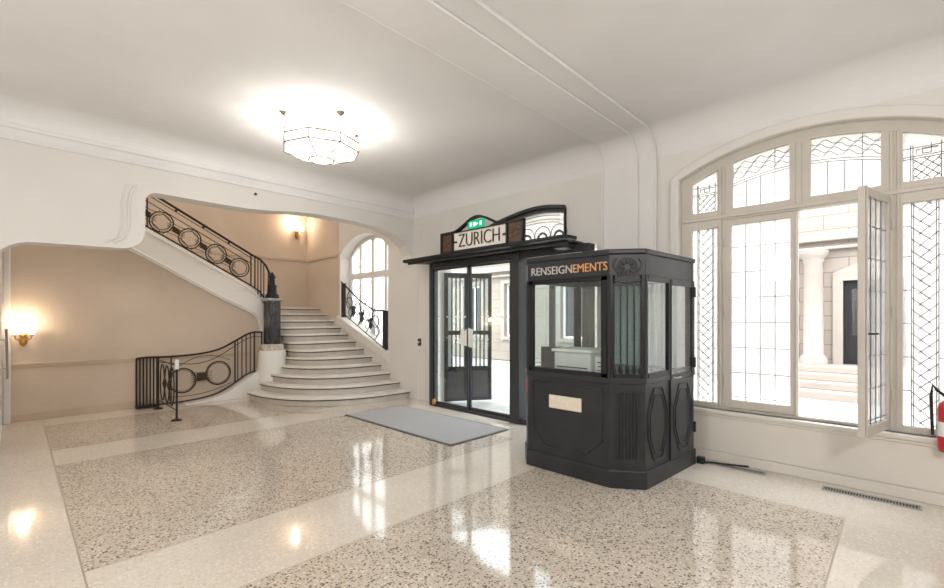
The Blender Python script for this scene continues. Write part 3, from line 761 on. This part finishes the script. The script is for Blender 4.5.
prism(inset(fp, -.012), .975, 1.035, inset(fp, .05)).build('sill_rail', 'blackwood', bt_, bevel=.008)
prism(inset(fp, -.0), 2.0, 2.20, inset(fp, .05)).build('fascia', 'blackwood', bt_, bevel=.005)
prism(inset(fp, -.015), 2.20, 2.25).build('roof', 'blackwood', bt_, bevel=.012)
# helper for faces of the booth
def face(i):
    p, q = Vector((*fp[i], 0)), Vector((*fp[(i+1) % 6], 0)); L_ = (q-p).length; u = (q-p)/L_; out = Vector((u.y, -u.x, 0))
    return p, u, out, L_
def fbox(mb, i, s0, s1, z0, z1, d0, d1):
    p, u, o_, L_ = face(i)
    mb.obox(p+u*(s0+s1)/2+o_*(d0+d1)/2+Vector((0, 0, (z0+z1)/2)), u*(s1-s0)/2, o_*(d1-d0)/2, Vector((0, 0, (z1-z0)/2)))
def fpt(i, s, z, d): p, u, o_, L_ = face(i); return p+u*s+o_*d+Vector((0, 0, z))
# corner posts
for x, y in [fp[0], fp[1], fp[2], fp[3], fp[4], fp[5]]:
    cx, cy = Vector((-2.45, 4.56))-Vector((x, y)); v = Vector((cx, cy)).normalized()*.02
    MB().box(x+v.x-.022, x+v.x+.022, y+v.y-.022, y+v.y+.022, 1.03, 2.0).build('post', 'blackwood', bt_)
# front window (face 1)
L1 = face(1)[3]
m = MB()
for s0, s1, z0, z1 in ((.02, .075, 1.035, 2.0), (L1-.085, L1-.02, 1.035, 2.0), (.02, L1-.02, 1.035, 1.075), (.02, L1-.02, 1.955, 2.0)): fbox(m, 1, s0, s1, z0, z1, -.03, .012)
fw = m.build('window_frame', 'black', bt_, bevel=.005)
m = MB(); fbox(m, 1, .07, L1-.08, 1.07, 1.96, -.012, -.006); m.build('pane', 'booth_glass', bt_)
text_mesh('RENSEIGN', .118, .004, 'lettering', 'silver', bt_, fpt(1, .05, 2.055, .004), (1, 0, 0), (0, 0, 1), width=.50)['label'] = 'silver raised lettering'
text_mesh('EMENTS', .118, .004, 'lettering', 'gold', bt_, fpt(1, .565, 2.055, .004), (1, 0, 0), (0, 0, 1), width=.37)['label'] = 'gold raised lettering'
m = MB()
def frame_on(m, i, s0, s1, z0, z1, w=.018, d=.012):
    fbox(m, i, s0, s1, z0, z0+w, 0, d); fbox(m, i, s0, s1, z1-w, z1, 0, d); fbox(m, i, s0, s0+w, z0+w, z1-w, 0, d); fbox(m, i, s1-w, s1, z0+w, z1-w, 0, d)
def lineon(m, i, pts, r=.009):
    m.tube([fpt(i, s, z, .004) for s, z in pts], r, 6, closed=True)
lineon(m, 1, [(.07, .93), (L1-.08, .93), (L1-.08, .42), (L1-.25, .26), (.22, .26), (.07, .42)])
m.build('panel_moulding', 'blackwood', bt_)
m = MB(); fbox(m, 1, .28, .66, .665, .80, 0, .012); m.build('name_plate', 'platecream', bt_, bevel=.004)
# cut corner (face 2): ornament, four glass strips, reeded panel
L2 = face(2)[3]
m = MB()
fbox(m, 2, .0, .03, 1.035, 2.0, -.03, .006); fbox(m, 2, L2-.03, L2, 1.035, 2.0, -.03, .006); fbox(m, 2, .05, L2-.05, 1.035, 1.075, -.03, .01); fbox(m, 2, .05, L2-.05, 1.90, 2.0, -.03, .006)
m.build('window_frame', 'black', bt_)
m = MB(); fbox(m, 2, .03, L2-.03, 1.07, 1.91, -.016, -.010); m.build('pane', 'frost', bt_)
for k in range(5):
    s = .04+(L2-.08)*k/4; m = MB(); fbox(m, 2, s-.005, s+.005, 1.07, 1.93, -.02, .012)
    m.lathe([(.012, 0), (.02, .03), (.006, .09)], tuple(fpt(2, s, 1.075, .008)), 8); m.build('glazing_bar', 'black', bt_)
m = MB(); c = L2/2
for r_ in (.035, .06, .085): m.tube([fpt(2, c+r_*math.cos(t*PI/8), 2.08+r_*math.sin(t*PI/8), .008) for t in range(16)], .006, 5, closed=True)
for t in range(8): m.tube([fpt(2, c+.03*math.cos(t*PI/4), 2.08+.03*math.sin(t*PI/4), .01), fpt(2, c+.075*math.cos(t*PI/4), 2.08+.075*math.sin(t*PI/4), .01)], .012, 5)
for sg_ in (-1, 1):
    m.tube([fpt(2, c+sg_*(.10+.03*math.sin(t)), 2.16-.05*t*.7, .008) for t in range(6)], .010, 5)
m.tube([fpt(2, c-.12, 1.955, .01), fpt(2, c, 1.93, .01), fpt(2, c+.12, 1.955, .01)], .012, 5)
m.build('carved_ornament', 'darkgrey', bt_)
m = MB()
for k in range(7):
    s = .07+(L2-.14)*k/6; m.tube([fpt(2, s, .27, .0), fpt(2, s, .90, .0)], .013, 6)
m.build('reeding', 'blackwood', bt_)
# left cut corner (face 0)
L0 = face(0)[3]; m = MB(); fbox(m, 0, .05, L0-.05, 1.035, 2.0, -.02, -.012); m.build('pane', 'frost', bt_)
for k in range(4):
    s = .06+(L0-.12)*k/3; m = MB(); fbox(m, 0, s-.011, s+.011, 1.035, 2.0, -.02, .010); m.build('glazing_bar', 'black', bt_)
# side (face 3): fixed light and the door
L3 = face(3)[3]
m = MB()
for s0, s1 in ((.0, .03), (.47, .505), (L3-.06, L3-.02)): fbox(m, 3, s0, s1, 1.035, 2.0, -.03, .01)
for z0, z1 in ((1.035, 1.075), (1.95, 2.0)): fbox(m, 3, .05, L3-.04, z0, z1, -.03, .008)
m.build('window_frame', 'black', bt_)
m = MB(); fbox(m, 3, .03, .47, 1.07, 1.955, -.012, -.007); m.build('pane', 'booth_glass', bt_)
dr = MB(); fbox(dr, 3, .50, L3-.05, .175, .97, 0, .018); fbox(dr, 3, .505, .525, .97, 1.99, 0, .018); fbox(dr, 3, L3-.08, L3-.05, .97, 1.99, 0, .018); fbox(dr, 3, .53, L3-.10, 1.93, 1.99, 0, .018)
dr = dr.build('booth_door', 'blackwood', bt_, bevel=.003)
m = MB(); fbox(m, 3, .535, L3-.11, .97, 1.93, .004, .010); o = m.build('pane', 'booth_glass', None); o.parent = dr
for z in (.42, 1.12, 1.88):
    m = MB(); m.tube([fpt(3, L3-.045, z-.055, .024), fpt(3, L3-.045, z+.055, .024)], .017, 8); fbox(m, 3, L3-.09, L3-.0, z-.04, z+.04, .016, .022)
    o = m.build('hinge', 'black', None); o.parent = dr
m = MB().tube([fpt(3, .54, 1.0, .02), fpt(3, .54, 1.0, .06), fpt(3, .64, 1.0, .06)], .009, 6); o = m.build('handle', 'steel', None); o.parent = dr
def hexa(s0, s1, z0, z1): 
    c = (s0+s1)/2; h = (z1-z0)*.33; w = (s1-s0)*.28
    return [(s0, z0+h), (s0, z1-h), (s0+w, z1), (s1-w, z1), (s1, z1-h), (s1, z0+h), (s1-w, z0), (s0+w, z0)]
m = MB(); lineon(m, 3, hexa(.05, .45, .24, .92), .010); lineon(m, 3, hexa(.09, .41, .30, .86), .006); m.build('panel_moulding', 'blackwood', bt_)
m = MB()
for hx in (hexa(.56, 1.0, .24, .92), hexa(.60, .96, .30, .86)): m.tube([fpt(3, s, z, .02) for s, z in hx], .009, 6, closed=True)
o = m.build('panel_moulding', 'blackwood', None); o.parent = dr
# glazed back so daylight shows through
m = MB(); p, u, o_, L4 = face(4)
for s0, s1 in ((.02, .08), (.5, .55), (1.0, 1.05), (L4-.08, L4-.02)): fbox(m, 4, s0, s1, 1.035, 2.0, -.03, .005)
m.build('window_frame', 'black', bt_)
m = MB(); fbox(m, 4, .06, L4-.06, 1.035, 2.0, -.012, -.007); m.build('pane', 'booth_glass', bt_)
m = MB(); L5 = face(5)[3]; fbox(m, 5, .06, L5-.06, 1.035, 2.0, -.012, -.007); m.build('pane', 'booth_glass', bt_)
prism(inset(fp, .06), .90, .93).build('counter', 'darkgrey', bt_)
# things in the booth
pr_ = thing('printer', (-2.40, 4.25, .93), 'white office printer on the counter behind the front glass of the kiosk', 'printer')
MB().box(-2.72, -2.28, 4.06, 4.42, .932, 1.24).build('body', 'plasticwhite', pr_, bevel=.02)
MB().box(-2.74, -2.26, 4.04, 4.44, 1.24, 1.275).build('lid', 'paper', pr_, bevel=.01)
MB().box(-2.68, -2.32, 4.045, 4.06, .98, 1.0).box(-2.68, -2.32, 4.05, 4.06, 1.08, 1.09).build('paper_slot', 'darkgrey', pr_)
pc = thing('leaflet_holder', (-2.15, 4.1, .93), 'white printed leaflet stand beside the printer inside the kiosk', 'leaflet stand')
MB().box(-2.23, -2.07, 4.06, 4.09, .932, 1.21).build('panel', 'paper', pc)
m = MB()
for k in range(5): m.box(-2.21+.01*(k % 2), -2.11+.02*(k % 3), 4.057, 4.06, .99+.04*k, 1.0+.04*k)
m.build('printed_lines', 'signbrown', pc)
mo = thing('computer_monitor', (-2.86, 4.25, .93), 'dark computer screen at the left end of the kiosk counter', 'monitor')
MB().obox((-2.86, 4.22, 1.15), (.09, .07, 0), (-.008, .010, 0), (0, 0, .13)).build('screen', 'black', mo, bevel=.004)
MB().box(-2.88, -2.84, 4.22, 4.26, .94, 1.06).box(-2.94, -2.78, 4.18, 4.30, .932, .945).build('stand', 'darkgrey', mo)
fd = thing('document_tray', (-2.80, 4.55, .93), 'pale stacked paper tray behind the monitor in the kiosk', 'tray')
for k in range(3): MB().box(-2.95, -2.70, 4.45, 4.75, .932+.06*k, .945+.06*k).build('tray', 'plasticwhite', fd)
for x in (-2.94, -2.71):
    for y in (4.46, 4.74): MB().box(x-.006, x+.006, y-.006, y+.006, .94, 1.07).build('support', 'plasticwhite', fd)
tag(MB().obox(tuple(fpt(0, .10, .83, .003)), tuple(face(0)[1]*.05), tuple(face(0)[2]*.002), (0, 0, .07)).build('sticker', 'pink'), 'pink sticker on the left cut corner of the kiosk', 'sticker')
# cable behind the booth
tag(MB().tube([(-1.60, 5.26, .03), (-1.57, 5.28, .015), (-1.50, 5.36, .012), (-1.35, 5.40, .012), (-1.2, 5.47, .012)], .010, 6).box(-1.65, -1.58, 5.245, 5.31, 0, .07).build('power_cable', 'black'), 'black cable and plug on the floor behind the kiosk corner', 'cable')
# ------------------------------------------------------------------ mat, floor grilles
mt_ = thing('door_mat', (-5.3, 4.35, 0), 'large grey ribbed entrance mat lying before the glass doors', 'door mat')
MB().box(-6.60, -4.05, 3.78, 4.92, 0.001, .012).build('rubber_edge', 'matedge', mt_)
MB().box(-6.565, -4.085, 3.815, 4.885, .012, .017).build('carpet', 'mat', mt_)
def grille(x0, x1, y0, y1, label):
    g = thing('floor_grille', ((x0+x1)/2, (y0+y1)/2, 0), label, 'floor vent', 'floor grilles along the window wall')
    MB().plate([(x0, y0), (x1, y0), (x1, y1), (x0, y1)], [[(x0+.012, y0+.012), (x0+.012, y1-.012), (x1-.012, y1-.012), (x1-.012, y0+.012)]], .001, .008, XY).build('frame', 'grille', g)
    m = MB(); n = int((x1-x0)/.02)
    for k in range(n): m.box(x0+.016+k*.02, x0+.024+k*.02, y0+.012, y1-.012, .001, .006)
    m.build('slats', 'grille', g)
    MB().box(x0+.012, x1-.012, y0+.012, y1-.012, .0005, .0012).build('duct', 'black', g)
grille(-1.62, -1.02, 5.30, 5.42, 'short floor grille by the kiosk corner under the narrow left light')
grille(-.56, .10, 5.24, 5.36, 'long floor grille under the open window leaf')
# ------------------------------------------------------------------ fire extinguisher
fe = thing('fire_extinguisher', (.27, 5.38, .48), 'red fire extinguisher hung on the wall below the right side light', 'fire extinguisher')
fc = (.27, 5.395, 0)
MB().lathe([(.03, .48), (.07, .49), (.078, .52), (.078, .84), (.07, .885), (.035, .92), (.022, .93)], fc, 24).build('cylinder', 'red', fe)
MB().lathe([(.0785, .62), (.0785, .74)], fc, 24).build('label_band', 'paper', fe)
m = MB().lathe([(.024, .93), (.024, .97)], fc, 12).tube([(.27, 5.395, .97), (.27, 5.33, 1.0), (.27, 5.27, .99)], .01, 6).tube([(.27, 5.395, .96), (.27, 5.33, .96), (.27, 5.28, .94)], .008, 6); m.build('valve', 'black', fe)
MB().tube([(.235, 5.36, .955), (.19, 5.35, 1.0), (.165, 5.35, 1.04), (.155, 5.36, .95), (.16, 5.36, .75), (.165, 5.37, .62)], .011, 6).build('hose', 'black', fe)
MB().box(.24, .30, 5.47, YW-.012, .58, .86).build('bracket', 'black', fe)
# wall switch, hook
sw = thing('light_switch', (-6.80, YW, 1.1), 'small grey switch box on the wall between stairs and entrance', 'switch')
MB().box(-6.83, -6.75, YW-.03, YW, 1.06, 1.20).build('plate', 'darkgrey', sw, bevel=.006)
MB().lathe([(.018, 0), (.015, .012)], (0, 0, 0), 12).build('button', 'plasticwhite', sw).matrix_local = Matrix.Translation((-6.79+6.80, -.03, .03)) @ Matrix.Rotation(PI/2, 4, 'X')
hk = tag(MB().lathe([(.006, -.02), (.022, -.01), (.022, .01), (.006, .02)], (XA+.015, 2.52, 3.46), 12).build('wall_hook', 'darkgrey'), 'tiny dark knob on the white wall above the stair opening', 'hook')
# handrail on the alcove side wall
hr = thing('handrail', (-8.6, -.1, 1.0), 'slim grey handrail on the white wall at the far left edge', 'handrail')
MB().tube([(-9.35, -.075, .72), (-9.3, -.075, .82), (-8.0, -.075, 1.45)], .015, 8).build('rail', 'steel', hr)
for x, z in ((-9.1, .917), (-8.2, 1.353)): MB().tube([(x, -.13, z-.03), (x, -.075, z-.03), (x, -.075, z)], .008, 6).build('bracket', 'steel', hr)
# ------------------------------------------------------------------ ceiling lantern
def lantern(cx, cy, label):
    r = .44; e = thing('ceiling_lantern', (cx, cy, CZ), label, 'ceiling light')
    oc = lambda rr, z: [(cx+rr*math.cos(PI/4*i+PI/8*0), cy+rr*math.sin(PI/4*i), z) for i in range(8)]
    A, B_, C_ = oc(r, 3.68), oc(r, 3.575), oc(.15, 3.475)
    m = MB()
    for ringp, rad in ((A, .009), (B_, .008), (C_, .009)): m.tube(ringp, rad, 6, closed=True)
    for i in range(8): m.tube([A[i], B_[i]], .0075, 6); m.tube([B_[i], C_[i]], .0075, 6)
    m.build('frame', 'lampbrass', e)
    m = MB()
    for i in range(8):
        j = (i+1) % 8
        m.add([A[i], A[j], B_[j], B_[i]], [(0, 1, 2, 3)]); m.add([B_[i], B_[j], C_[j], C_[i]], [(0, 1, 2, 3)])
    m.add(C_, [tuple(range(8))]); m.build('glass_panel', 'lampglass', e)
    for i in (0, 2, 4, 6):
        x, y, z = A[i]
        m = MB().tube([(x, y, z), (x, y, CZ-.03)], .005, 6)
        for k in range(3): m.tube([(x+.014*math.cos(t*PI/4), y, z+.05+k*.045+.02*math.sin(t*PI/4)) for t in range(8)], .003, 4, closed=True)
        m.build('hanging_rod', 'lampbrass', e)
        MB().lathe([(.045, 0), (.04, -.015), (.012, -.04)][::-1], (x, y, CZ), 16).build('ceiling_rose', 'lampbrass', e)
    MB().lathe([(.02, -.16), (.05, -.13), (.06, -.05), (.08, 0)], (cx, cy, CZ), 16).build('lamp_holder', 'lampbrass', e)
    for i in range(4):
        x, y = cx+.2*math.cos(PI/2*i+.6), cy+.2*math.sin(PI/2*i+.6)
        MB().lathe([(.005, -.04), (.028, -.02), (.03, .01), (.012, .05)], (x, y, 3.63), 10).build('bulb', 'bulb', e)
    return e
M['lampbrass'] = pbr('lantern_brass', (.28, .24, .17), .5, metal=.4)
def point(name, loc, e, col, r=.08):
    l = bpy.data.lights.new(name, 'POINT'); l.energy = e; l.color = col; l.shadow_soft_size = r
    o = bpy.data.objects.new(name, l); o.location = loc; COL.objects.link(o); return o
lantern(-4.97, 2.54, 'octagonal frosted glass lantern hung on brass rods from the ceiling')
point('lantern_light', (-4.97, 2.54, 3.66), 62, (1, .97, .93), .12)
point('added_hall_fill', (1.4, 0.8, 2.9), 135, (1, .985, .965), .3)  # added fill with no fixture, brightens the hall from out of view
point('added_hall_fill', (-2.2, -2.0, 2.8), 115, (1, .985, .965), .3)  # second added fill, also unseen and without a fixture
# ------------------------------------------------------------------ wall sconces
def sconce(x, y, z, label, s=1.0, yaw=0):
    e = thing('wall_sconce', (x, y, z), label, 'wall light', 'brass wall sconces in the stair hall')
    MB().lathe([(.005, -.13), (.04, -.10), (.05, -.03), (.035, .03), (.055, .05), (.01, .07)], (x+.03, y, z), 16).build('back_plate', 'brass', e)
    for sg_ in (-1, 1):
        MB().tube([(x+.04, y+.01*sg_, z+.0), (x+.10, y+.05*sg_, z-.03), (x+.13, y+.085*sg_, z-.01), (x+.13, y+.09*sg_, z+.03)], .010, 6).build('arm', 'brass', e)
        MB().lathe([(.025, 0), (.03, .015), (.02, .03)], (x+.13, y+.09*sg_, z+.03), 12).build('cup', 'brass', e)
        MB().lathe([(.02, .05), (.04, .08), (.05, .13), (.055, .17)], (x+.13, y+.09*sg_, z), 14).build('shade', 'shade', e)
    return e
sconce(XB, .09, 1.29, 'two-branch brass sconce with glowing shades on the tan wall at far left')
point('sconce_light', (XB+.2, .09, 1.54), 6, (1, .78, .56), .06)
sconce(XC, 5.22, 3.83, 'two-branch brass sconce glowing high on the stairwell back wall')
point('sconce_light', (XC+.22, 5.1, 4.1), 11, (1, .78, .56), .06)
point('added_stairwell_fill', (-9.0, 2.6, 5.2), 48, (1, .88, .76), .2)  # unseen fill added above the stairwell to lift its brightness
# ------------------------------------------------------------------ courtyard
struct(MB().box(-22, 12, YW+.0, 16, -.25, -.02), 'ground', 'court')
FY = 13.0
cb = thing('courtyard_building', (-3, FY, 0), 'pale limestone building across the courtyard with steps and columned doorway', 'building')
hl = [[(-1.02, .56), (-1.02, 2.45), (.05, 2.45), (.05, .56)], [(-2.55, .9), (-2.55, 2.3)]+arc(-2.25, 2.3, .30, .30, 180, 0, 10)+[(-1.95, 2.3), (-1.95, .9)]]
for cx in (-12.6, -10.4, -7.9, -5.6): hl.append([(cx-.5, .9), (cx-.5, 2.9), (cx+.5, 2.9), (cx+.5, .9)])
MB().plate([(-20, 0), (10, 0), (10, 6.4), (-20, 6.4)], [h[::-1] for h in hl], FY, FY+.5, XZ).build('wall', 'ashlar', cb)
MB().box(-20, 10, FY+.5, FY+.6, 0, 6.4).build('back_wall', 'facade', cb)
for a, b, z0, z1 in ((-20, 10, 3.35, 3.55), (-20, 10, 3.15, 3.22), (-20, 10, 6.2, 6.5)): MB().box(a, b, FY-.18, FY, z0, z1).build('cornice', 'facade2', cb, bevel=.03)
for x in (-1.50, .45):
    MB().lathe([(.26, .55), (.26, .68), (.22, .74), (.19, .78), (.175, 2.85), (.20, 2.88), (.19, 2.93), (.26, 3.0), (.28, 3.12)], (x, FY-.30, 0), 28).build('column', 'facade2', cb)
for k in range(4): MB().box(-2.3, 1.4, FY-1.9+.36*k, FY, -.03 if k == 0 else .14*k, .14*(k+1)).build('step', 'facade2', cb, bevel=.015)
MB().plate([(-1.18, .56), (.21, .56), (.21, 2.62), (-.48, 2.95), (-1.18, 2.62)], [[(-1.0, .56), (-1.0, 2.44), (.03, 2.44), (.03, .56)][::1]], FY-.06, FY+.02, XZ).build('door_surround', 'facade2', cb)
m = MB().box(-1.0, -.93, FY+.1, FY+.2, .56, 2.44).box(-.04, .03, FY+.1, FY+.2, .56, 2.44).box(-.93, -.04, FY+.1, FY+.2, 2.36, 2.44).box(-.93, -.52, FY+.13, FY+.17, .56, 2.36)
dd = m.build('door', 'black', cb)
o = MB().box(-.86, -.60, FY+.12, FY+.129, 1.2, 2.25).build('pane', 'booth_glass', None); o.parent = dd
for cx in (-12.6, -10.4, -7.9, -5.6):
    m = MB().plate([(cx-.5, .9), (cx+.5, .9), (cx+.5, 2.9), (cx-.5, 2.9)], [[(cx-.42, .98), (cx-.42, 2.82), (cx-.04, 2.82), (cx-.04, .98)], [(cx+.04, .98), (cx+.04, 2.82), (cx+.42, 2.82), (cx+.42, .98)]], FY+.12, FY+.17, XZ)
    wn = m.build('window', 'trimwhite', cb)
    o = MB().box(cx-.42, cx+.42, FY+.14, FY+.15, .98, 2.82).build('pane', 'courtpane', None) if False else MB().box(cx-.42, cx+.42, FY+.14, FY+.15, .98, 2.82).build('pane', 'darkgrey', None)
    o.parent = wn
    MB().plate([(cx-.66, .78), (cx+.66, .78), (cx+.66, 3.05), (cx-.66, 3.05)], [[(cx-.5, .9), (cx-.5, 2.9), (cx+.5, 2.9), (cx+.5, .9)]], FY-.07, FY+.01, XZ).build('window_surround', 'facade2', cb)
# ------------------------------------------------------------------ sky, sun
w = bpy.data.worlds.new('World'); S.world = w; w.use_nodes = True
bg = w.node_tree.nodes['Background']; bg.inputs['Color'].default_value = (.93, .96, 1, 1); bg.inputs['Strength'].default_value = 5.0
sl = bpy.data.lights.new('sun', 'SUN'); sl.energy = 1.2; sl.angle = .02; sl.color = (1, .95, .87)
so = bpy.data.objects.new('sun', sl); so.rotation_euler = Vector((-.25, .62, -.74)).to_track_quat('-Z', 'Y').to_euler(); COL.objects.link(so)
# ------------------------------------------------------------------ camera
cam = bpy.data.cameras.new('camera'); co = bpy.data.objects.new('camera', cam); COL.objects.link(co)
co.location = (0, 0, 1.6); co.rotation_euler = (PI/2, 0, math.radians(44.23))
cam.sensor_width = 36; cam.lens = 445/944*36; cam.shift_y = 24/944; cam.clip_start = .02; cam.clip_end = 200
S.camera = co
vs = S.view_settings
S.display_settings.display_device = 'sRGB'
vs.view_transform = 'Standard'; vs.look = 'None'; vs.gamma = 1; vs.use_curve_mapping = False; vs.exposure = 0.45
